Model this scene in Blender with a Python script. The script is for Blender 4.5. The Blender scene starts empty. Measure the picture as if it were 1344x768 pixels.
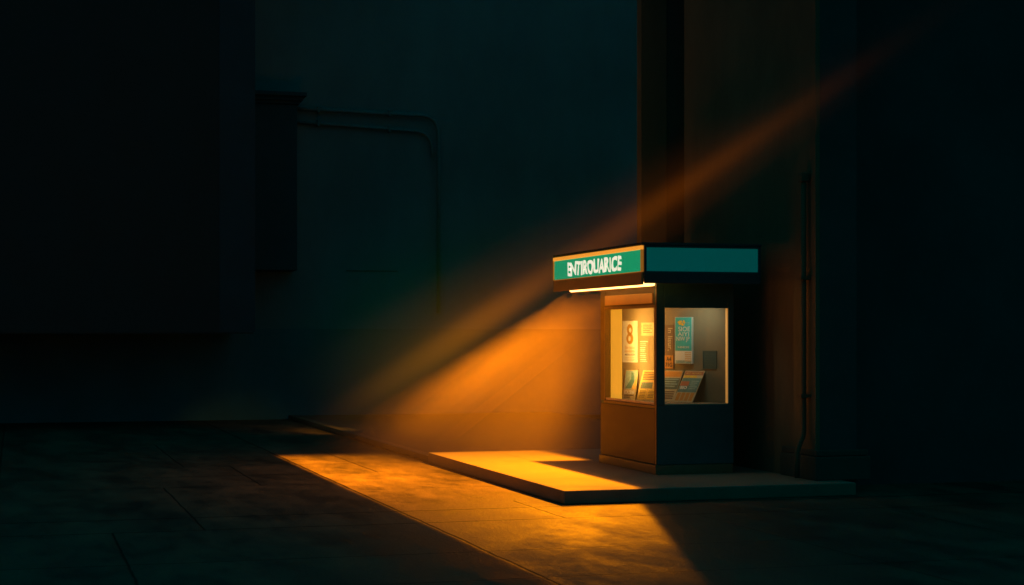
import bpy, bmesh, math, random
from mathutils import Vector, Matrix

random.seed(7)
scene = bpy.context.scene
col = scene.collection
rad = math.radians

# World axes: +X along the street face of the kiosk, +Y away from the street,
# origin at the near corner of the kiosk, ground at z = 0.

# ------------------------------------------------------------------ materials
MATS = {}


def mat(name, color, rough=0.7, noise=0.0, nscale=6.0, bump=0.0, bscale=40.0, emit=None, estr=0.0,
        metallic=0.0, stretch=(1, 1, 1), spec=0.5):
    if name in MATS:
        return MATS[name]
    m = bpy.data.materials.new(name)
    m.use_nodes = True
    nt = m.node_tree
    b = nt.nodes['Principled BSDF']
    b.inputs['Roughness'].default_value = rough
    b.inputs['Metallic'].default_value = metallic
    b.inputs['Specular IOR Level'].default_value = spec
    b.inputs['Base Color'].default_value = (*color, 1)
    tc = nt.nodes.new('ShaderNodeTexCoord')
    mp = nt.nodes.new('ShaderNodeMapping')
    mp.inputs['Scale'].default_value = stretch
    nt.links.new(tc.outputs['Object'], mp.inputs['Vector'])
    if noise > 0:
        n = nt.nodes.new('ShaderNodeTexNoise')
        n.inputs['Scale'].default_value = nscale
        n.inputs['Detail'].default_value = 6
        n.inputs['Roughness'].default_value = 0.62
        nt.links.new(mp.outputs[0], n.inputs['Vector'])
        r = nt.nodes.new('ShaderNodeMapRange')
        r.inputs['From Min'].default_value = 0.25
        r.inputs['From Max'].default_value = 0.75
        r.inputs['To Min'].default_value = 1 - noise
        r.inputs['To Max'].default_value = 1 + noise
        nt.links.new(n.outputs['Fac'], r.inputs['Value'])
        mx = nt.nodes.new('ShaderNodeVectorMath')
        mx.operation = 'SCALE'
        mx.inputs[0].default_value = color
        nt.links.new(r.outputs[0], mx.inputs['Scale'])
        nt.links.new(mx.outputs[0], b.inputs['Base Color'])
        r2 = nt.nodes.new('ShaderNodeMapRange')
        r2.inputs['From Min'].default_value = 0.3
        r2.inputs['From Max'].default_value = 0.7
        r2.inputs['To Min'].default_value = max(0.05, rough - 0.12)
        r2.inputs['To Max'].default_value = min(1, rough + 0.12)
        nt.links.new(n.outputs['Fac'], r2.inputs['Value'])
        nt.links.new(r2.outputs[0], b.inputs['Roughness'])
    if bump > 0:
        n2 = nt.nodes.new('ShaderNodeTexNoise')
        n2.inputs['Scale'].default_value = bscale
        n2.inputs['Detail'].default_value = 4
        nt.links.new(tc.outputs['Object'], n2.inputs['Vector'])
        bp = nt.nodes.new('ShaderNodeBump')
        bp.inputs['Strength'].default_value = bump
        bp.inputs['Distance'].default_value = 0.02
        nt.links.new(n2.outputs['Fac'], bp.inputs['Height'])
        nt.links.new(bp.outputs[0], b.inputs['Normal'])
    if emit:
        b.inputs['Emission Color'].default_value = (*emit, 1)
        b.inputs['Emission Strength'].default_value = estr
    MATS[name] = m
    return m


def ground_mat():
    """Large worn paving slabs with thin dark joints, damp in long patches."""
    m = bpy.data.materials.new('worn_paving')
    m.use_nodes = True
    nt = m.node_tree
    N, L = nt.nodes, nt.links
    b = N['Principled BSDF']
    tc = N.new('ShaderNodeTexCoord')
    sp = N.new('ShaderNodeSeparateXYZ')
    L.new(tc.outputs['Object'], sp.inputs[0])

    def math_(op, a, bb=None, clamp=False):
        n = N.new('ShaderNodeMath')
        n.operation = op
        n.use_clamp = clamp
        for k, v in ((0, a), (1, bb)):
            if v is None:
                continue
            if isinstance(v, (int, float)):
                n.inputs[k].default_value = v
            else:
                L.new(v, n.inputs[k])
        return n.outputs[0]

    def noise(scale, detail, stretch=(1, 1, 1), rough=0.6):
        mp = N.new('ShaderNodeMapping')
        mp.inputs['Scale'].default_value = stretch
        L.new(tc.outputs['Object'], mp.inputs['Vector'])
        n = N.new('ShaderNodeTexNoise')
        n.inputs['Scale'].default_value = scale
        n.inputs['Detail'].default_value = detail
        n.inputs['Roughness'].default_value = rough
        L.new(mp.outputs[0], n.inputs['Vector'])
        return n.outputs['Fac']

    wob = noise(1.3, 3)
    wob = math_('MULTIPLY', math_('SUBTRACT', wob, 0.5), 0.05)
    X = math_('ADD', sp.outputs[0], wob)
    Y = math_('ADD', sp.outputs[1], wob)

    def seam(coord, at, w, lo=None, hi=None, other=None):
        d = math_('ABSOLUTE', math_('SUBTRACT', coord, at))
        s = math_('SUBTRACT', 1.0, math_('DIVIDE', d, w), True)
        if other is not None:
            s = math_('MULTIPLY', s, math_('GREATER_THAN', other, lo))
            s = math_('MULTIPLY', s, math_('LESS_THAN', other, hi))
        return s

    total = None
    for s in (
        seam(X, -3.40, 0.020), seam(X, -2.03, 0.018, -2.79, -1.05, Y), seam(X, -4.3, 0.014, 1.47, 4.4, Y),
        seam(X, -2.63, 0.013, 2.9, 7.0, Y), seam(X, -5.4, 0.014, -2.79, 1.47, Y), seam(X, -7.2, 0.015),
        seam(X, -0.7, 0.014, -9.0, -2.79, Y), seam(X, 1.3, 0.014, -9.0, -1.05, Y), seam(X, -10.6, 0.015),
        seam(X, 3.8, 0.014), seam(X, -4.9, 0.014, 4.4, 9.0, Y), seam(X, -6.2, 0.014, -6.4, -2.79, Y),
        seam(Y, -1.75, 0.034), seam(Y, -2.79, 0.026), seam(Y, 2.9, 0.022, -8, -3.4, X), seam(Y, 1.47, 0.018, -12, -3.4, X),
        seam(Y, 4.4, 0.02), seam(Y, 0.6, 0.014, -3.4, -1.6, X), seam(Y, -4.9, 0.016, -12, -0.7, X), seam(Y, -6.4, 0.016),
        seam(Y, 7.2, 0.022), seam(Y, 10.5, 0.025), seam(Y, -8.4, 0.016),
    ):
        total = s if total is None else math_('MAXIMUM', total, s)
    seamf = math_('MINIMUM', math_('MULTIPLY', total, 1.6), 1.0)
    damp = math_('ADD', math_('MULTIPLY', noise(0.9, 6, (1.5, 0.5, 1), 0.68), 0.6), math_('MULTIPLY', noise(3.0, 5, (1.4, 0.6, 1), 0.72), 0.4))
    grain = noise(34, 4)
    grit = noise(150, 2)
    rr = N.new('ShaderNodeValToRGB')
    rr.color_ramp.elements[0].position = 0.40
    rr.color_ramp.elements[0].color = (0.058, 0.050, 0.041, 1)
    rr.color_ramp.elements[1].position = 0.62
    rr.color_ramp.elements[1].color = (0.200, 0.150, 0.098, 1)  # damp mottle; its pale patches also stand in for lamp glints
    L.new(damp, rr.inputs[0])
    gm = math_('ADD', math_('MULTIPLY', grain, 0.9), 0.55)
    gm = math_('MULTIPLY', gm, math_('ADD', math_('MULTIPLY', grit, 0.8), 0.6))
    gm = math_('MULTIPLY', gm, math_('SUBTRACT', 1.0, math_('MULTIPLY', seamf, 0.85)))
    sc = N.new('ShaderNodeVectorMath')
    sc.operation = 'SCALE'
    L.new(rr.outputs[0], sc.inputs[0])
    L.new(gm, sc.inputs['Scale'])
    L.new(sc.outputs[0], b.inputs['Base Color'])
    ro = N.new('ShaderNodeMapRange')
    ro.inputs['From Min'].default_value = 0.40
    ro.inputs['From Max'].default_value = 0.62
    ro.inputs['To Min'].default_value = 0.40
    ro.inputs['To Max'].default_value = 0.72
    L.new(damp, ro.inputs['Value'])
    L.new(ro.outputs[0], b.inputs['Roughness'])
    b.inputs['Specular IOR Level'].default_value = 0.25
    h = math_('ADD', math_('MULTIPLY', grain, 0.95), math_('MULTIPLY', grit, 0.5))
    h = math_('ADD', h, math_('MULTIPLY', noise(4.5, 5, (1.3, 0.7, 1)), 0.7))
    h = math_('SUBTRACT', h, math_('MULTIPLY', seamf, 1.2))
    bp = N.new('ShaderNodeBump')
    bp.inputs['Strength'].default_value = 0.55
    bp.inputs['Distance'].default_value = 0.022
    L.new(h, bp.inputs['Height'])
    L.new(bp.outputs[0], b.inputs['Normal'])
    return m


def glass_mat():
    m = bpy.data.materials.new('window_glass')
    m.use_nodes = True
    nt = m.node_tree
    nt.nodes.clear()
    out = nt.nodes.new('ShaderNodeOutputMaterial')
    t = nt.nodes.new('ShaderNodeBsdfTransparent')
    t.inputs[0].default_value = (0.95, 0.97, 0.96, 1)
    g = nt.nodes.new('ShaderNodeBsdfGlossy')
    g.inputs['Roughness'].default_value = 0.03
    lw = nt.nodes.new('ShaderNodeLayerWeight')
    lw.inputs['Blend'].default_value = 0.5
    pw = nt.nodes.new('ShaderNodeMath')
    pw.operation = 'POWER'
    pw.inputs[1].default_value = 5.0
    nt.links.new(lw.outputs['Facing'], pw.inputs[0])
    fr = nt.nodes.new('ShaderNodeMapRange')
    fr.inputs['To Min'].default_value = 0.025
    fr.inputs['To Max'].default_value = 0.55
    nt.links.new(pw.outputs[0], fr.inputs['Value'])
    mx = nt.nodes.new('ShaderNodeMixShader')
    nt.links.new(fr.outputs[0], mx.inputs[0])
    nt.links.new(t.outputs[0], mx.inputs[1])
    nt.links.new(g.outputs[0], mx.inputs[2])
    nt.links.new(mx.outputs[0], out.inputs[0])
    return m


M_GROUND = ground_mat()
M_GLASS = glass_mat()
M_PLAT = mat('pale_concrete', (0.31, 0.255, 0.185), 0.75, 0.16, 2.2, 0.25, 60)
M_KERB = mat('kerb_concrete', (0.15, 0.125, 0.095), 0.8, 0.3, 3, 0.3, 50)
M_PAVE = mat('back_paving', (0.09, 0.09, 0.085), 0.85, 0.3, 1.2, 0.3, 30)
M_WALL = mat('teal_plaster', (0.15, 0.305, 0.31), 0.9, 0.30, 0.5, 0.2, 12, stretch=(1, 1, 0.6))
M_WALLLOW = mat('teal_plaster_base', (0.06, 0.22, 0.25), 0.9, 0.25, 0.7, 0.2, 12)
M_DARK = mat('black_cladding', (0.018, 0.050, 0.058), 0.8, 0.3, 1.0)
M_DARKBLUE = mat('blue_black_cladding', (0.020, 0.075, 0.105), 0.8, 0.3, 1.0)
M_CAB = mat('dark_metal_box', (0.022, 0.100, 0.125), 0.8, 0.2, 2.0)
M_PIPE = mat('conduit_metal', (0.145, 0.29, 0.29), 0.9, 0.2, 4.0)
M_SIDE = mat('lit_stained_plaster', (0.185, 0.135, 0.075), 0.9, 0.4, 0.8, 0.25, 14, stretch=(1, 1, 0.5))  # warm base colour holds scattered amber light; the mottling is stain
M_GROOVE = mat('shadow_joint', (0.075, 0.075, 0.065), 0.9, 0.2, 2)
M_DPIPE = mat('weathered_pipe', (0.145, 0.110, 0.065), 0.9, 0.2, 4)
M_FRONT = mat('shaded_plaster', (0.075, 0.080, 0.078), 0.9, 0.4, 0.6, 0.2, 14)  # same building's plaster, darkened in colour for its unlit front
M_STONE = mat('plinth_stone', (0.085, 0.08, 0.06), 0.85, 0.25, 2.0, 0.3, 20)
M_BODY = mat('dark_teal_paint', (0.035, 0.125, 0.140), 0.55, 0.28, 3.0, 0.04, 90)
M_PANEL = mat('lamp_tinted_board', (0.145, 0.098, 0.050), 0.6, 0.22, 2.5, 0.05, 60, stretch=(1, 1, 4))  # orange tint holds the bounced lamp light on the kiosk's left face
M_BAND = mat('tube_lit_band', (0.75, 0.46, 0.18), 0.6, 0.10, 3.0)  # bright colour stands in for tube light on the header
M_TRIM = mat('bronze_trim', (0.24, 0.16, 0.08), 0.45, 0.15, 8.0)
M_GOLD = mat('glow_gold_trim', (0.7, 0.42, 0.10), 0.4, 0.10, 6.0, emit=(1.0, 0.36, 0.035), estr=0.85)  # own glow stands in for light caught by the trim
M_FASC = mat('bounce_lit_fascia', (0.42, 0.26, 0.10), 0.55, 0.15, 4.0)  # lightened for light bounced off the ground; front fascia stays dark
M_CANDARK = mat('canopy_dark', (0.045, 0.055, 0.065), 0.55, 0.15, 4.0)
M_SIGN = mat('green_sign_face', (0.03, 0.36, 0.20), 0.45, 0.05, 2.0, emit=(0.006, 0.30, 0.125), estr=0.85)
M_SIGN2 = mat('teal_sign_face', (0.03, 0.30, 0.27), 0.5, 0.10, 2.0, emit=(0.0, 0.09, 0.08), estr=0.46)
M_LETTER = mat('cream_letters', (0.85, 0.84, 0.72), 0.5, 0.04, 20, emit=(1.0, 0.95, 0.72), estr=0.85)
M_TUBE = mat('lamp_tube', (0.9, 0.8, 0.6), 0.4, emit=(1.0, 0.50, 0.12), estr=5.0)
M_JAMB = mat('jamb_glow', (0.85, 0.65, 0.3), 0.5, 0.06, 3, emit=(1.0, 0.42, 0.025), estr=0.78)
M_SILL = mat('bright_sill', (0.80, 0.62, 0.36), 0.5, 0.06, 6)
M_EDGE = mat('glow_jamb_edge', (0.75, 0.55, 0.3), 0.5, 0.06, 6, emit=(1.0, 0.42, 0.08), estr=0.30)  # own glow stands in for lamp light on the jamb
M_DISP = mat('display_board', (0.31, 0.25, 0.155), 0.85, 0.06, 3, 0.03, 90)
M_IN = mat('display_lining', (0.34, 0.28, 0.2), 0.85, 0.08, 3)
M_PAPER = mat('cream_paper', (0.86, 0.86, 0.80), 0.7, 0.05, 9)
M_TEALP = mat('teal_paper', (0.05, 0.50, 0.52), 0.6, 0.14, 14)
M_BROWNP = mat('brown_paper', (0.22, 0.13, 0.075), 0.7, 0.12, 14)
M_ORANGE = mat('orange_print', (0.62, 0.26, 0.045), 0.6, 0.15, 14)
M_OCHRE = mat('ochre_print', (0.70, 0.42, 0.12), 0.6, 0.15, 22)
M_INK = mat('dark_ink', (0.075, 0.055, 0.04), 0.7, 0.1, 20)
M_WHITEP = mat('white_print', (0.86, 0.84, 0.74), 0.6, 0.08, 30)
M_YELLOW = mat('yellow_print', (0.85, 0.55, 0.06), 0.6, 0.2, 60)
M_BLUEG = mat('blue_green_print', (0.09, 0.24, 0.25), 0.6, 0.3, 24)
M_SKYP = mat('pale_blue_print', (0.34, 0.50, 0.50), 0.6, 0.3, 30)
M_RED = mat('brick_red_print', (0.42, 0.13, 0.07), 0.6, 0.2, 24)
M_GREYG = mat('grey_green_print', (0.12, 0.17, 0.15), 0.7, 0.12, 20)
M_FAINT = mat('faint_print', (0.46, 0.42, 0.30), 0.7, 0.1, 20)
M_LABELD = mat('dark_label', (0.07, 0.12, 0.115), 0.7, 0.1, 10)
M_TAN = mat('tan_print', (0.62, 0.50, 0.30), 0.6, 0.2, 26)


# -------------------------------------------------------------------- helpers
def tag(o, label=None, cat=None, group=None, kind=None):
    if label:
        o['label'] = label
    if cat:
        o['category'] = cat
    if group:
        o['group'] = group
    if kind:
        o['kind'] = kind
    return o


def empty(name, loc=(0, 0, 0), rot=None):
    o = bpy.data.objects.new(name, None)
    o.empty_display_size = 0.2
    o.location = loc
    if rot is not None:
        o.rotation_euler = rot
    col.objects.link(o)
    return o


def box(bm, x0, x1, y0, y1, z0, z1, mi=0):
    v = [bm.verts.new((x, y, z)) for z in (z0, z1) for y in (y0, y1) for x in (x0, x1)]
    for f in ((0, 2, 3, 1), (4, 5, 7, 6), (0, 1, 5, 4), (2, 6, 7, 3), (0, 4, 6, 2), (1, 3, 7, 5)):
        fc = bm.faces.new([v[i] for i in f])
        fc.material_index = mi
    return v


def prism(bm, pts, z0, z1):
    lo = [bm.verts.new((x, y, z0)) for x, y in pts]
    hi = [bm.verts.new((x, y, z1)) for x, y in pts]
    n = len(pts)
    bm.faces.new(lo[::-1])
    bm.faces.new(hi)
    for i in range(n):
        bm.faces.new((lo[i], lo[(i + 1) % n], hi[(i + 1) % n], hi[i]))


def tube(bm, pts, r, seg=10, closed_ends=True):
    pts = [Vector(p) for p in pts]
    rings = []
    for i, p in enumerate(pts):
        d = (pts[min(i + 1, len(pts) - 1)] - pts[max(i - 1, 0)]).normalized()
        a = d.orthogonal().normalized() if i == 0 else (prev - d * prev.dot(d)).normalized()
        prev = a
        bb = d.cross(a)
        rings.append([bm.verts.new(p + (a * math.cos(2 * math.pi * k / seg) + bb * math.sin(2 * math.pi * k / seg)) * r)
                      for k in range(seg)])
    for i in range(len(rings) - 1):
        for k in range(seg):
            f = bm.faces.new((rings[i][k], rings[i][(k + 1) % seg], rings[i + 1][(k + 1) % seg], rings[i + 1][k]))
            f.smooth = True
    if closed_ends:
        bm.faces.new(rings[0][::-1])
        bm.faces.new(rings[-1])


def obj(name, bm, mats, parent=None, bevel=0.0, seg=2):
    bmesh.ops.recalc_face_normals(bm, faces=bm.faces)
    me = bpy.data.meshes.new(name)
    bm.to_mesh(me)
    bm.free()
    o = bpy.data.objects.new(name, me)
    for m in (mats if isinstance(mats, (list, tuple)) else [mats]):
        me.materials.append(m)
    col.objects.link(o)
    if parent is not None:
        o.parent = parent
    if bevel:
        md = o.modifiers.new('bevel', 'BEVEL')
        md.width = bevel
        md.segments = seg
        md.limit_method = 'ANGLE'
    return o


def boxo(name, dims, m, parent=None, bevel=0.0):
    bm = bmesh.new()
    box(bm, *dims)
    return obj(name, bm, m, parent, bevel)


def lettering_mesh(text, w, h, bold=0.02, depth=0.004):
    """Text as mesh data, filling w x h centred at the origin in its own XY plane."""
    cu = bpy.data.curves.new('lettering', 'FONT')
    cu.body = text
    cu.align_x = 'CENTER'
    cu.size = 1
    cu.offset = bold
    cu.extrude = 0.0
    cu.resolution_u = 3
    t = bpy.data.objects.new('lettering', cu)
    col.objects.link(t)
    dg = bpy.context.evaluated_depsgraph_get()
    dg.update()
    me = bpy.data.meshes.new_from_object(t.evaluated_get(dg))
    bpy.data.objects.remove(t)
    bpy.data.curves.remove(cu)
    xs = [v.co.x for v in me.vertices]
    ys = [v.co.y for v in me.vertices]
    cx, cy = (min(xs) + max(xs)) / 2, (min(ys) + max(ys)) / 2
    sx, sy = w / (max(xs) - min(xs)), h / (max(ys) - min(ys))
    for v in me.vertices:
        v.co = ((v.co.x - cx) * sx, (v.co.y - cy) * sy, depth)
    me.materials.clear()
    return me


# --------------------------------------------------------------------- setting
# ground: one sheet out to the horizon, finer near the kiosk
bm = bmesh.new()
s = 260
vs = [bm.verts.new((x, y, 0)) for x, y in ((-s, -s), (s, -s), (s, s), (-s, s))]
bm.faces.new(vs)
tag(obj('ground', bm, M_GROUND), 'dark worn slab paving with thin joints and damp patches', kind='structure')

PZ = 0.14
PX0, PX1, PY0, PY1 = -1.64, 1.68, -1.58, 4.25
bm = bmesh.new()
box(bm, PX0, PX1, PY0, PY1, 0.0, PZ)
bm.normal_update()
for fc in bm.faces:
    if fc.normal.z < 0.5:
        fc.material_index = 1
o = obj('platform', bm, [M_PLAT, mat('platform_shaded_edge', (0.25, 0.19, 0.12), 0.8, 0.25, 3, 0.3, 50)], None, 0.012, 2)  # side faces darker than the top, shade put into their colour
tag(o, 'low pale concrete platform under the kiosk', kind='structure')
nt = M_PLAT.node_tree
# fine joints across the platform
geo_sp = nt.nodes.new('ShaderNodeSeparateXYZ')
tcn = [n for n in nt.nodes if n.type == 'TEX_COORD'][0]
nt.links.new(tcn.outputs['Object'], geo_sp.inputs[0])
src = None
for out_i, at in ((0, -0.72), (1, -0.2), (1, 1.9)):
    a = nt.nodes.new('ShaderNodeMath'); a.operation = 'SUBTRACT'; a.inputs[1].default_value = at
    nt.links.new(geo_sp.outputs[out_i], a.inputs[0])
    c = nt.nodes.new('ShaderNodeMath'); c.operation = 'ABSOLUTE'
    nt.links.new(a.outputs[0], c.inputs[0])
    d = nt.nodes.new('ShaderNodeMath'); d.operation = 'DIVIDE'; d.inputs[1].default_value = 0.010; d.use_clamp = True
    nt.links.new(c.outputs[0], d.inputs[0])
    if src is None:
        src = d.outputs[0]
    else:
        e = nt.nodes.new('ShaderNodeMath'); e.operation = 'MINIMUM'
        nt.links.new(src, e.inputs[0]); nt.links.new(d.outputs[0], e.inputs[1])
        src = e.outputs[0]
b = nt.nodes['Principled BSDF']
old = b.inputs['Base Color'].links[0].from_socket
sc_ = nt.nodes.new('ShaderNodeVectorMath'); sc_.operation = 'SCALE'
fl = nt.nodes.new('ShaderNodeMapRange')
fl.inputs['To Min'].default_value = 0.45
nt.links.new(src, fl.inputs['Value'])
nt.links.new(old, sc_.inputs[0]); nt.links.new(fl.outputs[0], sc_.inputs['Scale'])
nt.links.new(sc_.outputs[0], b.inputs['Base Color'])

# raised pavement running back from the platform, with its kerb
bm = bmesh.new()
box(bm, -1.47, 4.0, PY1 + 0.003, 16.4, 0.0, 0.075)
tag(obj('pavement', bm, M_PAVE), 'raised dark pavement behind the platform', kind='structure')
bm = bmesh.new()
box(bm, -1.62, -1.473, PY1 + 0.003, 16.4, 0.0, 0.088)
tag(obj('kerb', bm, M_KERB, None, 0.012), 'long stone kerb running back from the platform', kind='structure')

# --------------------------------------------------- building across the back
bk = empty('building', (0, 16.5, 0))
tag(bk, 'wide teal plastered building closing the street behind the haze', 'building')
boxo('wall', (-30, 9, 0, 0.5, 1.86, 13), M_WALL, bk)
boxo('base_course', (-30, 9, -0.05, 0.5, 0, 1.86), M_WALLLOW, bk)
bm = bmesh.new()
box(bm, -0.40, 0.70, -0.014, 0.0, 3.06, 3.085)
obj('ledge', bm, M_CAB, bk)

# dark storey block hanging over the street at the far side
ob = empty('building', (-8, 15, 1.786))
tag(ob, 'near black windowless block hanging above a recessed base, its flat underside at eye level', 'building')
boxo('wall', (-12, 4.57, -2.0, 1.497, 0, 11), M_DARK, ob)
boxo('corner_panel', (4.575, 5.23, -1.99, 1.497, 0.004, 11), M_DARKBLUE, ob)
boxo('soffit', (-12, 5.20, -1.985, 1.49, -0.03, -0.001), M_DARK, ob)

cab = empty('wall_cabinet', (-1.92, 16.2, 3.04))
tag(cab, 'tall dark metal wall cabinet with a small projecting cornice, beside the black block', 'cabinet')
boxo('body', (-0.62, 0.40, -0.30, 0.295, 0, 3.37), M_CAB, cab, 0.02)
bm = bmesh.new()
for k, (e, z0, z1) in enumerate(((0.04, 3.373, 3.44), (0.10, 3.443, 3.52), (0.17, 3.523, 3.60))):
    box(bm, -0.62, 0.40 + e, -0.30 - e, 0.295, z0, z1)
obj('cornice', bm, M_CAB, cab)


def bend(p, c, q, n=7):
    p, c, q = Vector(p), Vector(c), Vector(q)
    return [p * (1 - t) ** 2 + c * 2 * t * (1 - t) + q * t * t for t in [i / n for i in range(n + 1)]]


def conduit(label, z0, z1, xe, zlow, r, yy):
    c = empty('conduit_pipe', (-1.52, 16.5, z0))
    tag(c, label, 'pipe')
    bm = bmesh.new()
    dz = z1 - z0
    x_end = xe + 1.52
    pts = [(0, yy, 0), (1.2, yy, dz * 0.45), (x_end - 0.42, yy, dz)]
    pts += bend((x_end - 0.42, yy, dz), (x_end, yy, dz), (x_end, yy, dz - 0.42))
    pts += [(x_end, yy, zlow - z0)]
    tube(bm, pts, r)
    obj('pipe', bm, M_PIPE, c)
    for bx, bz in ((0.5, 0), (2.0, dz * 0.8)):
        boxo('bracket', (bx, bx + 0.05, yy - r - 0.012, -0.002, bz - 0.05 + dz * 0.25, bz + 0.07 + dz * 0.1), M_PIPE, c)
    return c


conduit('thin conduit on the teal wall, the higher of two, bending down to the pavement', 6.39, 6.36, 1.56, 2.2, 0.042, -0.09)
conduit('thin conduit on the teal wall, the lower of two, turning down just inside the other', 6.12, 6.03, 1.43, 5.5, 0.034, -0.07)

# --------------------------------------------------------- corner building
cb = empty('building', (1.4, 2.56, 0))
tag(cb, 'tall stained building with plain side wall and stone plinth, right beside the kiosk', 'building')
boxo('side_wall', (0, 0.05, -3.74, 0, 0.0, 12), M_SIDE, cb)
boxo('corner_pier', (0.053, 0.5, -3.737, -3.0, 0.0, 12), M_FRONT, cb)
boxo('front_wall', (0.053, 11, -2.997, -0.003, 0.0, 12), M_FRONT, cb)
bm = bmesh.new()
box(bm, -0.05, 0.62, -3.84, -2.95, PZ, 0.40)
box(bm, -0.03, 0.60, -3.82, -2.95, 0.403, 0.47)
obj('plinth', bm, M_STONE, cb, 0.012)
boxo('back_pier', (-0.44, -0.08, 0.42, 0.58, 0.0, 12), M_SIDE, cb)
boxo('shadow_joint', (-0.078, 0.5, 0.46, 0.58, 0.0, 12), M_GROOVE, cb)

dp = empty('downpipe', (1.34, 1.48, PZ))
tag(dp, 'dark rainwater downpipe with a kinked foot, fixed at the corner of the stained building', 'downpipe')
dp.location = (1.335, -1.02, PZ)
bm = bmesh.new()
tube(bm, [(0, 0, 3.28), (0, 0, 1.0), (0, 0, 0.52), (-0.02, -0.01, 0.46), (-0.07, -0.03, 0.38), (-0.10, -0.04, 0.30), (-0.10, -0.04, 0.02)], 0.030, 12)
obj('pipe', bm, M_DPIPE, dp)
bm = bmesh.new()
box(bm, -0.05, 0.05, -0.05, 0.05, 3.283, 3.38)
obj('hopper', bm, M_DPIPE, dp, 0.01)
for z in (0.9, 2.2):
    boxo('bracket', (-0.055, 0.064, -0.055, 0.055, z, z + 0.035), M_DPIPE, dp)

# ------------------------------------------------------------------- kiosk
ks = empty('kiosk', (0, 0, PZ))
tag(ks, 'small dark teal display kiosk with green lettered canopy, glowing windows and lit side', 'kiosk')
W, D = 0.954, 1.90
Z = lambda z: z - PZ                        # heights below are above the ground
bm = bmesh.new()
box(bm, -0.022, W - 0.02, -0.022, D, 0.0, 0.105)
obj('base', bm, M_TRIM, ks, 0.006)
boxo('lower_body', (0.004, W, 0.0, D, 0.108, Z(0.925)), M_BODY, ks, 0.006)
bm = bmesh.new()
box(bm, -0.006, 0.0035, 0.05, D - 0.02, 0.115, Z(0.885))
obj('lamp_tinted_board', bm, M_PANEL, ks, 0.003)
bm = bmesh.new()
box(bm, 0.0, 0.088, 0.0, 0.085, Z(0.928), Z(2.347))
obj('corner_post', bm, M_BODY, ks, 0.005)
bm = bmesh.new()
box(bm, -0.008, -0.001, -0.004, 0.028, 0.11, Z(2.298))
obj('corner_trim', bm, M_TRIM, ks, 0.002)
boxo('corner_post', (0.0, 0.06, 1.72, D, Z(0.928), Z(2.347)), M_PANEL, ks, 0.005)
boxo('corner_post', (0.884, W, 0.0, 0.06, Z(0.928), Z(2.347)), M_BODY, ks, 0.005)
boxo('end_wall', (0.928, W - 0.001, 0.063, D - 0.05, Z(0.928), Z(2.347)), M_IN, ks)
boxo('back_wall', (0.063, W - 0.001, D - 0.047, D - 0.001, Z(0.928), Z(2.347)), M_IN, ks)
boxo('header', (0.09, 0.881, 0.002, 0.05, Z(2.042), Z(2.347)), M_BODY, ks, 0.003)
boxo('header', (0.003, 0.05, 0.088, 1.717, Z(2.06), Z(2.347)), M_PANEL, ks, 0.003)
bm = bmesh.new()
box(bm, -0.010, 0.002, 0.12, 1.72, Z(2.095), Z(2.215))
obj('header_band', bm, M_BAND, ks, 0.003)
boxo('ceiling', (0.053, 0.925, 0.053, D - 0.05, Z(2.10), Z(2.13)), M_SILL, ks)

# display inside
ax, ay, bx_, by_ = 0.075, 1.33, 0.905, 0.063
pl = math.hypot(bx_ - ax, by_ - ay)
dx, dy = (bx_ - ax) / pl, (by_ - ay) / pl
nx_, ny_ = dy, -dx                          # towards the viewer
bm = bmesh.new()
prism(bm, [(ax, ay), (bx_, by_), (bx_ - nx_ * 0.03, by_ - ny_ * 0.03), (ax - nx_ * 0.03, ay - ny_ * 0.03)], Z(0.95), Z(2.098))
obj('display_board', bm, M_DISP, ks)
bm = bmesh.new()
box(bm, 0.055, 0.925, 0.055, D - 0.05, Z(0.929), Z(0.945))
obj('display_floor', bm, M_IN, ks)
bm = bmesh.new()
prism(bm, [(0.062, 1.70), (0.072, 1.345), (0.092, 1.345), (0.09, 1.70)], Z(0.947), Z(2.095))
obj('glowing_jamb', bm, M_JAMB, ks)  # jamb board given its own glow in place of lamp light
bm = bmesh.new()
tube(bm, [(0.088, 1.675, Z(0.95)), (0.088, 1.675, Z(2.09))], 0.016, 10)
obj('edge_glow_strip', bm, mat('jamb_edge_glow', (0.9, 0.7, 0.3), 0.4, emit=(1.0, 0.60, 0.07), estr=1.15), ks)  # glowing strip added for the jamb's brighter edge


def frame_y(name, u0, u1, y0, y1, z0, z1, t, m, parent):
    """window frame lying in a plane of constant x"""
    bm = bmesh.new()
    box(bm, u0, u1, y0, y1, z0, z0 + t)
    box(bm, u0, u1, y0, y1, z1 - t, z1)
    box(bm, u0, u1, y0, y0 + t, z0 + t + 0.001, z1 - t - 0.001)
    box(bm, u0, u1, y1 - t, y1, z0 + t + 0.001, z1 - t - 0.001)
    return obj(name, bm, m, parent, 0.002)


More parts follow.
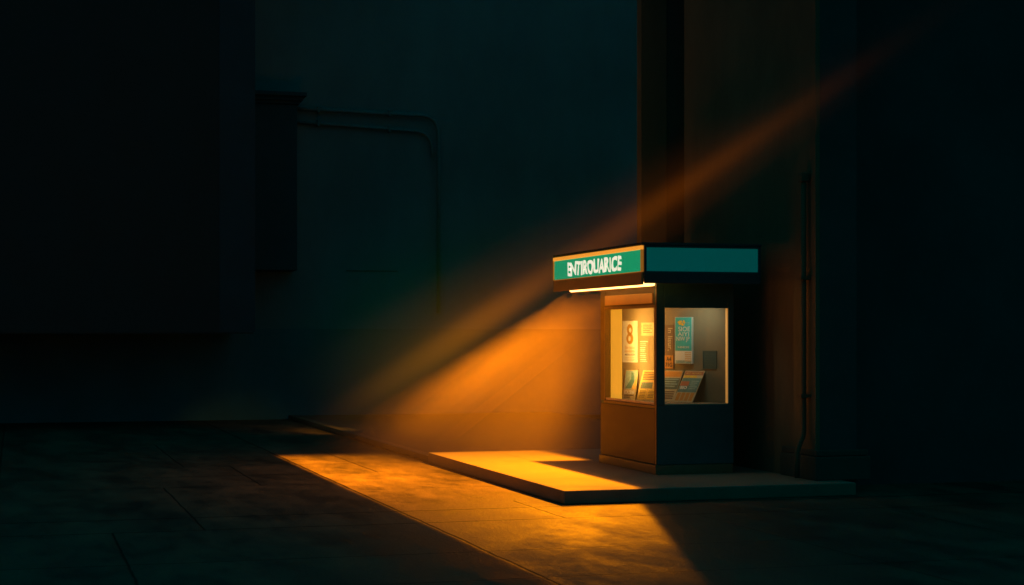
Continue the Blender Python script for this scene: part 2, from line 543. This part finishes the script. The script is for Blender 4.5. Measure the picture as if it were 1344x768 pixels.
w1 = empty('window', (0, 0, 0)); w1.parent = ks
frame_y('frame', -0.009, 0.003, 0.032, 1.755, Z(0.895), Z(2.075), 0.032, M_TRIM, w1)
boxo('sill', (0.005, 0.053, 0.088, 1.717, Z(0.930), Z(0.958)), M_SILL, w1, 0.003)
boxo('pane', (0.020, 0.024, 0.088, 1.717, Z(0.960), Z(2.058)), M_GLASS, w1)
w2 = empty('window', (0, 0, 0)); w2.parent = ks
bm = bmesh.new()
t = 0.012
box(bm, 0.085, 0.889, -0.006, -0.001, Z(0.920), Z(0.920) + t)
box(bm, 0.085, 0.889, -0.006, -0.001, Z(2.042) - 0.001, Z(2.042) + t)
box(bm, 0.085, 0.085 + t, -0.006, -0.001, Z(0.920) + t + 0.001, Z(2.042) - 0.002)
obj('frame', bm, M_BODY, w2)
boxo('sill', (0.09, 0.881, 0.003, 0.052, Z(0.927), Z(0.944)), M_SILL, w2, 0.003)
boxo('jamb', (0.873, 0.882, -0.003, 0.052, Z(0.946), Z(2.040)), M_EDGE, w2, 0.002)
boxo('pane', (0.09, 0.865, 0.022, 0.026, Z(0.946), Z(2.040)), M_GLASS, w2)

# canopy
CX0, CX1, CY0, CY1, CZ0, CZ1 = -0.39, 1.0, -0.60, 2.52, 2.30, 2.72
bm = bmesh.new()
box(bm, CX0, CX1, CY0, CY1, Z(2.35), Z(CZ1))
can = obj('canopy', bm, M_CANDARK, ks, 0.008)
bm = bmesh.new()
box(bm, CX0 - 0.028, CX0 - 0.002, CY0 - 0.0, CY1, Z(2.285), Z(2.425))
obj('fascia', bm, M_FASC, can, 0.004)
bm = bmesh.new()
box(bm, CX0 + 0.0, CX1, CY0 - 0.030, CY0 - 0.002, Z(2.30), Z(2.425))
obj('fascia', bm, M_CANDARK, can, 0.004)
bm = bmesh.new()
box(bm, CX0 - 0.03, CX1 + 0.01, CY0 - 0.034, CY1 + 0.01, Z(CZ1) + 0.002, Z(CZ1) + 0.03)
obj('cap', bm, M_CANDARK, can, 0.004)
bm = bmesh.new()
tube(bm, [(-0.25, -0.52, Z(2.298)), (-0.25, 2.30, Z(2.298))], 0.024, 12)
obj('lamp_tube', bm, M_TUBE, can)
bm = bmesh.new()
box(bm, -0.32, -0.18, -0.56, 2.36, Z(2.325), Z(2.349))
obj('lamp_tray', bm, M_FASC, can)
bm = bmesh.new()
box(bm, -0.295, -0.205, -0.54, 2.34, Z(2.262), Z(2.266))
obj('light_blocker', bm, M_FASC, can)  # added strip keeping tube light off the platform below

sg = boxo('sign_panel', (CX0 - 0.024, CX0 - 0.001, CY0 + 0.03, CY1 - 0.03, Z(2.435), Z(2.672)), M_SIGN, ks, 0.003)
bm = bmesh.new()
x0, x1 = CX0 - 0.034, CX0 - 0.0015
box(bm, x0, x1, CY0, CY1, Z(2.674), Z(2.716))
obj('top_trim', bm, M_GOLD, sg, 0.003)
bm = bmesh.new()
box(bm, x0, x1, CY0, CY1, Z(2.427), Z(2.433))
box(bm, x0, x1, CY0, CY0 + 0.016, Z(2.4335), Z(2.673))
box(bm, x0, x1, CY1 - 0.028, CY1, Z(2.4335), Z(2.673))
obj('edge_trim', bm, mat('glow_gold_edge', (0.6, 0.36, 0.1), 0.4, emit=(1.0, 0.36, 0.035), estr=0.22), sg)  # weaker painted glow along the other edges
me = lettering_mesh('ENTIROUARICE', 1.93, 0.175, 0.040, 0.0)
for v in me.vertices:
    v.co.x += 0.014 * math.sin(v.co.y * 34 + v.co.x * 21) + 0.10 * v.co.y * math.sin(v.co.x * 9.0)
    v.co.y += 0.006 * math.sin(v.co.x * 17)
lt = bpy.data.objects.new('lettering', me)
me.materials.append(M_LETTER)
col.objects.link(lt)
lt.parent = sg
lt.matrix_local = Matrix.Translation((CX0 - 0.0265, 1.0, Z(2.548))) @ Matrix(((0, 0, -1, 0), (-1, 0, 0, 0), (0, 1, 0, 0), (0, 0, 0, 1)))

sg2 = boxo('sign_panel', (CX0 + 0.025, CX1 - 0.03, CY0 - 0.020, CY0 - 0.001, Z(2.435), Z(2.695)), M_SIGN2, ks, 0.003)
bm = bmesh.new()
y0, y1 = CY0 - 0.030, CY0 - 0.0015
box(bm, CX0 - 0.002, CX1, y0, y1, Z(2.697), Z(2.718))
box(bm, CX0 - 0.002, CX0 + 0.022, y0, y1, Z(2.428), Z(2.6965))
box(bm, CX1 - 0.026, CX1, y0, y1, Z(2.428), Z(2.6965))
obj('edge_trim', bm, M_CANDARK, sg2)

# --------------------------------------------------- posters and magazines
BASIS = Matrix(((dx, 0, nx_, 0), (dy, 0, ny_, 0), (0, 1, 0, 0), (0, 0, 0, 1)))


def on_board(name, s, z, label, cat, off=0.004, group=None):
    """an empty on the display board: local x along it, y up, z out of it"""
    o = empty(name)
    o.matrix_world = Matrix.Translation((ax + dx * s + nx_ * off, ay + dy * s + ny_ * off, z)) @ BASIS
    return tag(o, label, cat, group)


def rects(name, rs, m, parent, z=0.004):
    bm = bmesh.new()
    for r in rs:
        x0, x1, y0, y1 = r[:4]
        v = [bm.verts.new(p) for p in ((x0, y0, z), (x1, y0, z), (x1, y1, z), (x0, y1, z))]
        bm.faces.new(v)
    return obj(name, bm, m, parent)


def words(text, w, h, x, y, m, parent, z=0.005, bold=0.015, rot=0.0):
    me = lettering_mesh(text, w, h, bold, 0)
    o = bpy.data.objects.new('lettering', me)
    me.materials.append(m)
    col.objects.link(o)
    o.parent = parent
    o.matrix_local = Matrix.Translation((x, y, z)) @ Matrix.Rotation(rot, 4, 'Z')
    return o


# cream poster with a big 8
p = on_board('poster', 0.122, 1.652, 'cream poster with a big ochre 8 above small print', 'poster')
boxo('sheet', (-0.112, 0.112, -0.252, 0.252, -0.003, 0.003), M_PAPER, p)
bm = bmesh.new()
for cy, rx, ry, hx, hy, hox, hoy in ((0.145, 0.044, 0.066, 0.017, 0.030, 0.006, -0.006), (0.036, 0.052, 0.066, 0.018, 0.032, -0.004, 0.0)):
    n = 28
    o_ = [bm.verts.new((rx * math.cos(2 * math.pi * k / n), cy + ry * math.sin(2 * math.pi * k / n), 0.005)) for k in range(n)]
    i_ = [bm.verts.new((hox + hx * math.cos(2 * math.pi * k / n), cy + hoy + hy * math.sin(2 * math.pi * k / n), 0.005)) for k in range(n)]
    for k in range(n):
        bm.faces.new((o_[k], o_[(k + 1) % n], i_[(k + 1) % n], i_[k]))
obj('numeral', bm, mat('ochre_ink', (0.50, 0.27, 0.04), 0.6, 0.1, 20), p)
words('Gin hot o', 0.145, 0.036, 0.0, -0.070, M_OCHRE, p)
words('lundions', 0.145, 0.034, 0.0, -0.114, M_OCHRE, p)
words('MEDIALAGEN', 0.150, 0.022, 0.004, -0.158, M_INK, p)
rects('small_print', [(-0.07, 0.02, -0.196, -0.190), (0.03, 0.07, -0.196, -0.190), (-0.08, 0.08, -0.215, -0.209), (-0.05, 0.06, -0.230, -0.225)], M_TAN, p)

# framed notice
p = on_board('notice', 0.388, 1.802, 'small tan framed notice of faint lines, up beside the cream poster', 'notice')
boxo('sheet', (-0.095, 0.095, -0.075, 0.075, -0.003, 0.002), M_TAN, p)
rects('small_print', [(-0.07, -0.07 + w, 0.045 - k * 0.022, 0.052 - k * 0.022) for k, w in enumerate((0.13, 0.12, 0.14, 0.10, 0.135))], M_INK, p)
bm = bmesh.new()
box(bm, -0.099, 0.099, 0.076, 0.082, -0.003, 0.006)
box(bm, -0.099, 0.099, -0.082, -0.076, -0.003, 0.006)
box(bm, -0.102, -0.096, -0.0755, 0.0755, -0.003, 0.006)
box(bm, 0.096, 0.102, -0.0755, 0.0755, -0.003, 0.006)
obj('frame', bm, M_FAINT, p)

# opening lines
p = on_board('notice', 0.330, 1.535, 'narrow column of short pale text lines on the board beside the cream poster', 'notice')
boxo('sheet', (-0.058, 0.07, -0.135, 0.135, -0.003, 0.001), M_DISP, p)
rl = []
for k, (y, w) in enumerate(((0.118, 0.11), (0.092, 0.08), (0.072, 0.085), (0.045, 0.075), (0.018, 0.075), (-0.004, 0.07), (-0.026, 0.085), (-0.05, 0.08), (-0.072, 0.09), (-0.10, 0.085), (-0.122, 0.10))):
    x = -0.052
    h = 0.012 if k in (0, 3, 4, 7, 9) else 0.006
    while x < -0.052 + w:
        l = random.uniform(0.012, 0.034)
        rl.append((x, min(x + l, -0.052 + w), y - h / 2, y + h / 2))
        x += l + 0.005
rects('small_print', rl, M_PAPER, p)

# brown poster with upright lettering
p = on_board('poster', 0.690, 1.590, 'narrow brown poster with sideways lettering and an orange foot', 'poster')
boxo('sheet', (-0.072, 0.072, -0.26, 0.26, -0.003, 0.003), M_BROWNP, p)
rects('block', [(-0.068, 0.068, -0.256, -0.10)], M_ORANGE, p, 0.0045)
words('In lisur,', 0.27, 0.075, 0.02, 0.09, M_TAN, p, 0.005, 0.01, -math.pi / 2)
words('A4\n71G', 0.10, 0.12, 0.005, -0.178, M_INK, p, 0.006, 0.03)

# teal poster on a thick card, standing proud of the board
p = on_board('poster', 0.925, 1.668, 'thick teal poster with yellow blossom and white scrawled lettering over a cream foot', 'poster', 0.035)
boxo('card', (-0.122, 0.122, -0.275, 0.275, -0.028, 0.003), M_PAPER, p)
rects('print', [(-0.116, 0.116, -0.122, 0.272)], M_TEALP, p, 0.0045)
bm = bmesh.new()
for k in range(16):
    a = random.uniform(0, 2 * math.pi)
    q = random.uniform(0, 1) ** 0.5
    cx, cy, r = -0.025 + 0.045 * q * math.cos(a), 0.205 + 0.030 * q * math.sin(a), random.uniform(0.008, 0.016)
    bm.faces.new([bm.verts.new((cx + r * math.cos(2 * math.pi * j / 8) * random.uniform(.8, 1.2), cy + r * math.sin(2 * math.pi * j / 8), 0.0055 + k * 0.0002)) for j in range(8)])
obj('blossom', bm, M_YELLOW, p)
rects('small_print', [(0.045, 0.06, 0.205, 0.212), (0.066, 0.085, 0.205, 0.212), (0.045, 0.08, 0.19, 0.195)], M_SKYP, p, 0.0055)
words('SIOE', 0.165, 0.055, 0.012, 0.135, M_WHITEP, p, 0.006, 0.002)
words('AIYI', 0.16, 0.045, 0.0, 0.075, M_WHITEP, p, 0.006, 0.0)
words('NIW JP', 0.185, 0.066, -0.005, 0.012, M_WHITEP, p, 0.006, 0.006)
words('V-SINECKE', 0.165, 0.024, 0.0, -0.080, M_WHITEP, p, 0.006, 0.01)
rects('caption', [(0.02, 0.11, -0.150 - k * 0.024, -0.140 - k * 0.024) for k in range(5)], M_OCHRE, p, 0.0045)
rects('caption', [(-0.11, 0.11, -0.272, -0.235)], M_SKYP, p, 0.0042)

# little dark label
p = on_board('label_plate', 1.272, 1.440, 'small dark framed plate of faint lines on the shadowed end of the board', 'label plate')
boxo('plate', (-0.088, 0.088, -0.10, 0.10, -0.003, 0.003), M_LABELD, p)
rects('small_print', [(-0.065, 0.06 - (k % 3) * 0.015, 0.065 - k * 0.030, 0.070 - k * 0.030) for k in range(5)], M_GREYG, p)
bm = bmesh.new()
box(bm, -0.096, 0.096, 0.101, 0.107, -0.003, 0.006)
box(bm, -0.096, 0.096, -0.107, -0.101, -0.003, 0.006)
box(bm, -0.096, -0.090, -0.1005, 0.1005, -0.003, 0.006)
box(bm, 0.090, 0.096, -0.1005, 0.1005, -0.003, 0.006)
obj('frame', bm, M_GREYG, p)


# magazines leaning back against the board
def magazine(s_top, s_bot, width, depth, label, h=0.36):
    """top edge against the board at s_top, foot standing forward on the floor"""
    o = empty('magazine')
    zb = 0.948
    foot = Vector((ax + dx * s_bot + nx_ * depth, ay + dy * s_bot + ny_ * depth, zb))
    top = Vector((ax + dx * s_top + nx_ * 0.018, ay + dy * s_top + ny_ * 0.018, zb + h))
    up = (top - foot)
    ln = up.length
    up.normalize()
    xx = Vector((dx, dy, 0))
    xx = (xx - up * xx.dot(up)).normalized()
    nn = xx.cross(up)
    o.matrix_world = Matrix(((xx.x, up.x, nn.x, foot.x), (xx.y, up.y, nn.y, foot.y), (xx.z, up.z, nn.z, foot.z), (0, 0, 0, 1)))
    tag(o, label, 'magazine', 'magazines leaning in the display')
    boxo('cover', (0, width, 0, ln, -0.008, 0.002), M_TAN, o)
    return o, width, ln


def scale_rects(rs, w, h):
    return [(a * w, b * w, c * h, d * h) for a, b, c, d in rs]


o, w, h = magazine(0.070, 0.070, 0.185, 0.085, 'magazine with pale blue and green cover picture, at the bright end of the row')
rects('picture', scale_rects([(0.04, 0.96, 0.36, 0.97)], w, h), M_SKYP, o, 0.0035)
bm = bmesh.new()
bm.faces.new([bm.verts.new((x * w, y * h, 0.0045)) for x, y in ((0.10, 0.38), (0.62, 0.40), (0.80, 0.62), (0.66, 0.90), (0.50, 0.93), (0.52, 0.70), (0.30, 0.52))])
obj('figure', bm, M_BLUEG, o)
bm = bmesh.new()
bm.faces.new([bm.verts.new((x * w, y * h, 0.0047)) for x, y in ((0.60, 0.36), (0.96, 0.36), (0.96, 0.80), (0.78, 0.56))])
obj('figure', bm, M_OCHRE, o)
words('D.26', 0.8 * w, 0.12 * h, 0.5 * w, 0.26 * h, M_PAPER, o, 0.005, 0.03)
rects('small_print', scale_rects([(0.1, 0.85, 0.14, 0.17), (0.1, 0.6, 0.08, 0.105)], w, h), M_INK, o, 0.004)

o, w, h = magazine(0.330, 0.330, 0.270, 0.165, 'ochre magazine crowded with small columns of text, behind the corner post')
rects('picture', scale_rects([(0.03, 0.97, 0.02, 0.98)], w, h), M_OCHRE, o, 0.0035)
rects('small_print', scale_rects([(0.10, 0.9, 0.90 - k * 0.055, 0.93 - k * 0.055) for k in range(5)], w, h), M_INK, o, 0.0045)
rects('figure', scale_rects([(0.08, 0.70, 0.40, 0.60)], w, h), M_GREYG, o, 0.0045)
rects('figure', scale_rects([(0.06, 0.46, 0.06, 0.37), (0.52, 0.94, 0.06, 0.37)], w, h), M_YELLOW, o, 0.0045)
rects('small_print', scale_rects([(0.10 + a, 0.42 + a, 0.30 - k * 0.05, 0.325 - k * 0.05) for k in range(5) for a in (0, 0.46)], w, h), M_BROWNP, o, 0.0055)

o, w, h = magazine(0.640, 0.640, 0.270, 0.225, 'grey green magazine with an orange masthead, showing just past the corner post')
rects('masthead', scale_rects([(0.02, 0.98, 0.80, 0.98)], w, h), M_ORANGE, o, 0.0035)
rects('picture', scale_rects([(0.02, 0.98, 0.40, 0.76)], w, h), M_GREYG, o, 0.0035)
rects('small_print', scale_rects([(0.1, 0.92 - 0.1 * (k % 2), 0.70 - k * 0.075, 0.73 - k * 0.075) for k in range(4)], w, h), M_SKYP, o, 0.0045)
rects('small_print', scale_rects([(0.1, 0.9, 0.30 - k * 0.07, 0.335 - k * 0.07) for k in range(4)], w, h), M_BROWNP, o, 0.0045)

o, w, h = magazine(0.945, 0.945, 0.270, 0.285, 'magazine with a red masthead, dark green cover and orange stripes, nearest the shadowed end')
rects('masthead', scale_rects([(0.02, 0.98, 0.86, 0.98)], w, h), M_RED, o, 0.0035)
words('MIO MENIRIE', 0.8 * w, 0.06 * h, 0.5 * w, 0.92 * h, M_OCHRE, o, 0.0045, 0.02)
rects('picture', scale_rects([(0.02, 0.98, 0.32, 0.77)], w, h), M_BLUEG, o, 0.0035)
rects('band', scale_rects([(0.02, 0.7, 0.78, 0.85)], w, h), M_YELLOW, o, 0.0035)
rects('figure', scale_rects([(0.03, 0.45, 0.52, 0.66)], w, h), M_RED, o, 0.0045)
words('BIO', 0.34 * w, 0.10 * h, 0.26 * w, 0.46 * h, M_PAPER, o, 0.006, 0.04)
rects('small_print', scale_rects([(0.52, 0.92 - 0.06 * (k % 3), 0.66 - k * 0.06, 0.68 - k * 0.06) for k in range(5)], w, h), M_SKYP, o, 0.0045)
rects('stripe', scale_rects([(0.06 + 0.23 * k, 0.24 + 0.23 * k, 0.05, 0.30) for k in range(4)], w, h), M_ORANGE, o, 0.0035)

# --------------------------------------------------------------------- lights
AMBER = (1.0, 0.268, 0.001)


def nodes_light(name, loc, power, radius, color, build=None, kind='POINT'):
    ld = bpy.data.lights.new(name, kind)
    ld.energy = power
    ld.color = color
    ld.shadow_soft_size = radius
    lo = bpy.data.objects.new(name, ld)
    lo.location = loc
    col.objects.link(lo)
    ld.use_nodes = True
    nt = ld.node_tree
    em = nt.nodes['Emission']
    if build:
        build(nt, em)
    return lo


def pool_mask(loc, spec):
    """photometric profile of a shuttered floodlight: what it throws on the paving below, as a soft-edged quadrilateral"""
    def build(nt, em):
        N, L = nt.nodes, nt.links

        def m(op, a, b=None, clamp=False):
            n = N.new('ShaderNodeMath')
            n.operation = op
            n.use_clamp = clamp
            for k, v in ((0, a), (1, b)):
                if v is None:
                    continue
                if isinstance(v, (int, float)):
                    n.inputs[k].default_value = v
                else:
                    L.new(v, n.inputs[k])
            return n.outputs[0]
        g = N.new('ShaderNodeNewGeometry')
        sp = N.new('ShaderNodeSeparateXYZ')
        L.new(g.outputs['Incoming'], sp.inputs[0])
        dn = m('MAXIMUM', m('MULTIPLY', sp.outputs[2], -1.0), 0.02)
        U = m('ADD', m('MULTIPLY', m('DIVIDE', sp.outputs[0], dn), loc[2]), loc[0])
        V = m('ADD', m('MULTIPLY', m('DIVIDE', sp.outputs[1], dn), loc[2]), loc[1])

        def step(x, a, b):
            r = N.new('ShaderNodeMapRange')
            r.interpolation_type = 'SMOOTHSTEP'
            r.inputs['From Min'].default_value = a
            r.inputs['From Max'].default_value = b
            L.new(x, r.inputs['Value'])
            return r.outputs[0]
        mask = spec(m, step, U, V)
        mask = m('MULTIPLY', mask, m('LESS_THAN', sp.outputs[2], -0.03))
        fo = N.new('ShaderNodeLightFalloff')
        fo.inputs['Strength'].default_value = 1.0
        L.new(m('MULTIPLY', mask, fo.outputs['Linear']), em.inputs['Strength'])
    return build


def pool_spec(m, step, U, V):
    left = step(U, -3.46, -3.36)
    far = m('SUBTRACT', 1.0, step(V, 5.5, 6.5))
    far = m('MULTIPLY', far, m('SUBTRACT', 1.0, m('MULTIPLY', step(V, 4.2, 4.7), step(U, -2.0, -1.6))))
    edge = m('ADD', -0.80, m('MULTIPLY', 0.2944, m('MINIMUM', m('ADD', V, 1.53), 0.0)))  # shade edge beside the kiosk, drawn into the mask
    diff = m('SUBTRACT', U, edge)
    right = m('SUBTRACT', 1.0, step(diff, -0.06, 0.06))
    behind = m('MULTIPLY', step(V, 2.30, 2.50), m('SUBTRACT', 1.0, step(U, -0.2, 0.1)))
    mk = m('MULTIPLY', m('MAXIMUM', right, behind), m('MULTIPLY', left, far))
    near = m('POWER', step(V, -9.5, 3.0), 2.0)
    side = m('ADD', 1.0, m('MULTIPLY', 3.0, m('MULTIPLY', step(V, -1.5, 5.0), m('SUBTRACT', 1.0, step(U, -3.3, -1.6)))))
    near = m('MULTIPLY', near, side)
    spill = m('MULTIPLY', m('POWER', step(U, -8.0, -3.2), 2.0), m('POWER', step(V, -9.0, 1.0), 2.0))  # faint glow past the pool edge, added for haze-scattered light
    spill = m('MULTIPLY', spill, m('SUBTRACT', 1.0, m('MULTIPLY', step(V, 3.0, 10.0), 1.0)))
    spill = m('MULTIPLY', m('MULTIPLY', spill, m('SUBTRACT', 1.0, step(diff, -0.2, 0.3))), 0.06)
    return m('ADD', m('MULTIPLY', mk, near), spill)


for k in range(6):
    loc = (-0.31, 0.1 + 0.44 * k, 2.265)
    nodes_light('canopy_lamp', loc, 155.0, 0.02, AMBER, pool_mask(loc, pool_spec))


def falloff(nt, em):
    fo = nt.nodes.new('ShaderNodeLightFalloff')
    fo.inputs['Strength'].default_value = 1.0
    nt.links.new(fo.outputs['Quadratic'], em.inputs['Strength'])


def spot(name, loc, target, deg, blend, power, color, radius=0.05):
    lo = nodes_light(name, loc, power, radius, color, falloff, 'SPOT')
    lo.data.spot_size = rad(deg)
    lo.data.spot_blend = blend
    lo.rotation_euler = (Vector(target) - Vector(loc)).to_track_quat('-Z', 'Y').to_euler()
    return lo


LAMP = (1.76, -5.21, 5.29)
GOLD = (1.0, 0.265, 0.001)
spot('street_beam_and_glow', LAMP, (-1.36, 9.8, 0.577), 3.1, 1.0, 46000, GOLD, 0.10)
spot('street_beam_and_glow', LAMP, (-1.30, 9.6, 0.66), 5.5, 1.0, 7500, GOLD, 0.15)
spot('street_beam_and_glow', LAMP, (0.28, 0.95, 2.84), 1.8, 1.0, 20000, GOLD, 0.12)
spot('street_beam_and_glow', LAMP, (-1.15, 9.0, 1.0), 10.0, 1.0, 3200, GOLD, 0.15)  # wide cone added for the warm glow round the beam

# lamp inside the display
il = bpy.data.lights.new('display_light', 'AREA')
il.energy = 7.0
il.color = (1.0, 0.47, 0.085)
il.shape = 'RECTANGLE'
il.size = 0.04
il.size_y = 0.9
ilo = bpy.data.objects.new('display_light', il)
ilo.location = (0.062, 0.98, 1.60)
ilo.rotation_euler = Vector((0.5, 0.12, 0.0)).to_track_quat('-Z', 'Y').to_euler()
col.objects.link(ilo)

fill_lamp = bpy.data.lights.new('display_light', 'AREA')  # fill light added to brighten posters at the dim end
fill_lamp.energy = 1.5
fill_lamp.color = (0.95, 1.0, 0.72)
fill_lamp.shape = 'RECTANGLE'
fill_lamp.size = 0.5
fill_lamp.size_y = 0.04
fill_lamp_obj = bpy.data.objects.new('display_light', fill_lamp)
fill_lamp_obj.location = (0.46, 0.10, 2.085)
fill_lamp_obj.rotation_euler = Vector((0.08, 0.30, -0.42)).to_track_quat('-Z', 'Y').to_euler()
col.objects.link(fill_lamp_obj)

# ---------------------------------------------------------------------- world
wd = bpy.data.worlds.new('World')
scene.world = wd
wd.use_nodes = True
nt = wd.node_tree
bg = nt.nodes['Background']
bg.inputs[0].default_value = (0.0, 0.80, 1.0, 1)
bg.inputs[1].default_value = 0.064
# haze round the kiosk, its banks shaped so the beams show along them
N, L = nt.nodes, nt.links
g = N.new('ShaderNodeNewGeometry')


def haze(center, radii, amount):
    """a soft bank of haze: density falls off as a gaussian from its centre"""
    a = N.new('ShaderNodeVectorMath'); a.operation = 'MULTIPLY_ADD'
    L.new(g.outputs['Position'], a.inputs[0])
    a.inputs[1].default_value = [1 / r for r in radii]
    a.inputs[2].default_value = [-c / r for c, r in zip(center, radii)]
    c_ = N.new('ShaderNodeVectorMath'); c_.operation = 'DOT_PRODUCT'
    L.new(a.outputs[0], c_.inputs[0]); L.new(a.outputs[0], c_.inputs[1])
    e_ = N.new('ShaderNodeMath'); e_.operation = 'POWER'; e_.inputs[0].default_value = math.exp(-1)
    L.new(c_.outputs['Value'], e_.inputs[1])
    f_ = N.new('ShaderNodeMath'); f_.operation = 'MULTIPLY'; f_.inputs[1].default_value = amount
    L.new(e_.outputs[0], f_.inputs[0])
    return f_.outputs[0]


ad = N.new('ShaderNodeMath')
ad.operation = 'ADD'
L.new(haze((-0.75, 1.6, 1.2), (1.6, 1.9, 2.3), 0.0165), ad.inputs[0])
L.new(haze((-0.80, 7.0, 1.45), (0.95, 4.8, 1.2), 0.27), ad.inputs[1])
ad2 = N.new('ShaderNodeMath')
ad2.operation = 'ADD'
L.new(ad.outputs[0], ad2.inputs[0])
L.new(haze((0.3, 1.2, 3.5), (1.5, 2.6, 1.5), 0.016), ad2.inputs[1])
dsum = ad2.outputs[0]
vs_ = N.new('ShaderNodeVolumeScatter')
vs_.inputs['Color'].default_value = (1.0, 0.74, 0.03, 1)
vs_.inputs['Anisotropy'].default_value = 0.0
L.new(dsum, vs_.inputs['Density'])
L.new(vs_.outputs[0], N['World Output'].inputs['Volume'])
wd.cycles.volume_step_size = 1.5

# --------------------------------------------------------------------- camera
cd = bpy.data.cameras.new('camera')
cd.sensor_width = 36
cd.lens = 2186 / 1344 * 36
cd.shift_y = 56 / 1344
cd.clip_end = 1000
cam = bpy.data.objects.new('camera', cd)
cam.location = (-7.0158, -17.7235, 1.73)
cam.rotation_euler = (rad(90), 0, -math.atan2(0.2862, 0.9582))
col.objects.link(cam)
scene.camera = cam

scene.render.engine = 'CYCLES'
scene.view_settings.view_transform = 'Standard'
scene.view_settings.look = 'None'
scene.view_settings.exposure = 0
scene.view_settings.gamma = 1
try:
    cy = scene.cycles
    cy.use_denoising = True
    cy.denoiser = 'OPENIMAGEDENOISE'
    cy.volume_bounces = 0
    cy.max_bounces = 4
    cy.diffuse_bounces = 2
    cy.glossy_bounces = 2
    cy.transparent_max_bounces = 8
    cy.sample_clamp_indirect = 2.0
    cy.volume_max_steps = 32
except Exception:
    pass
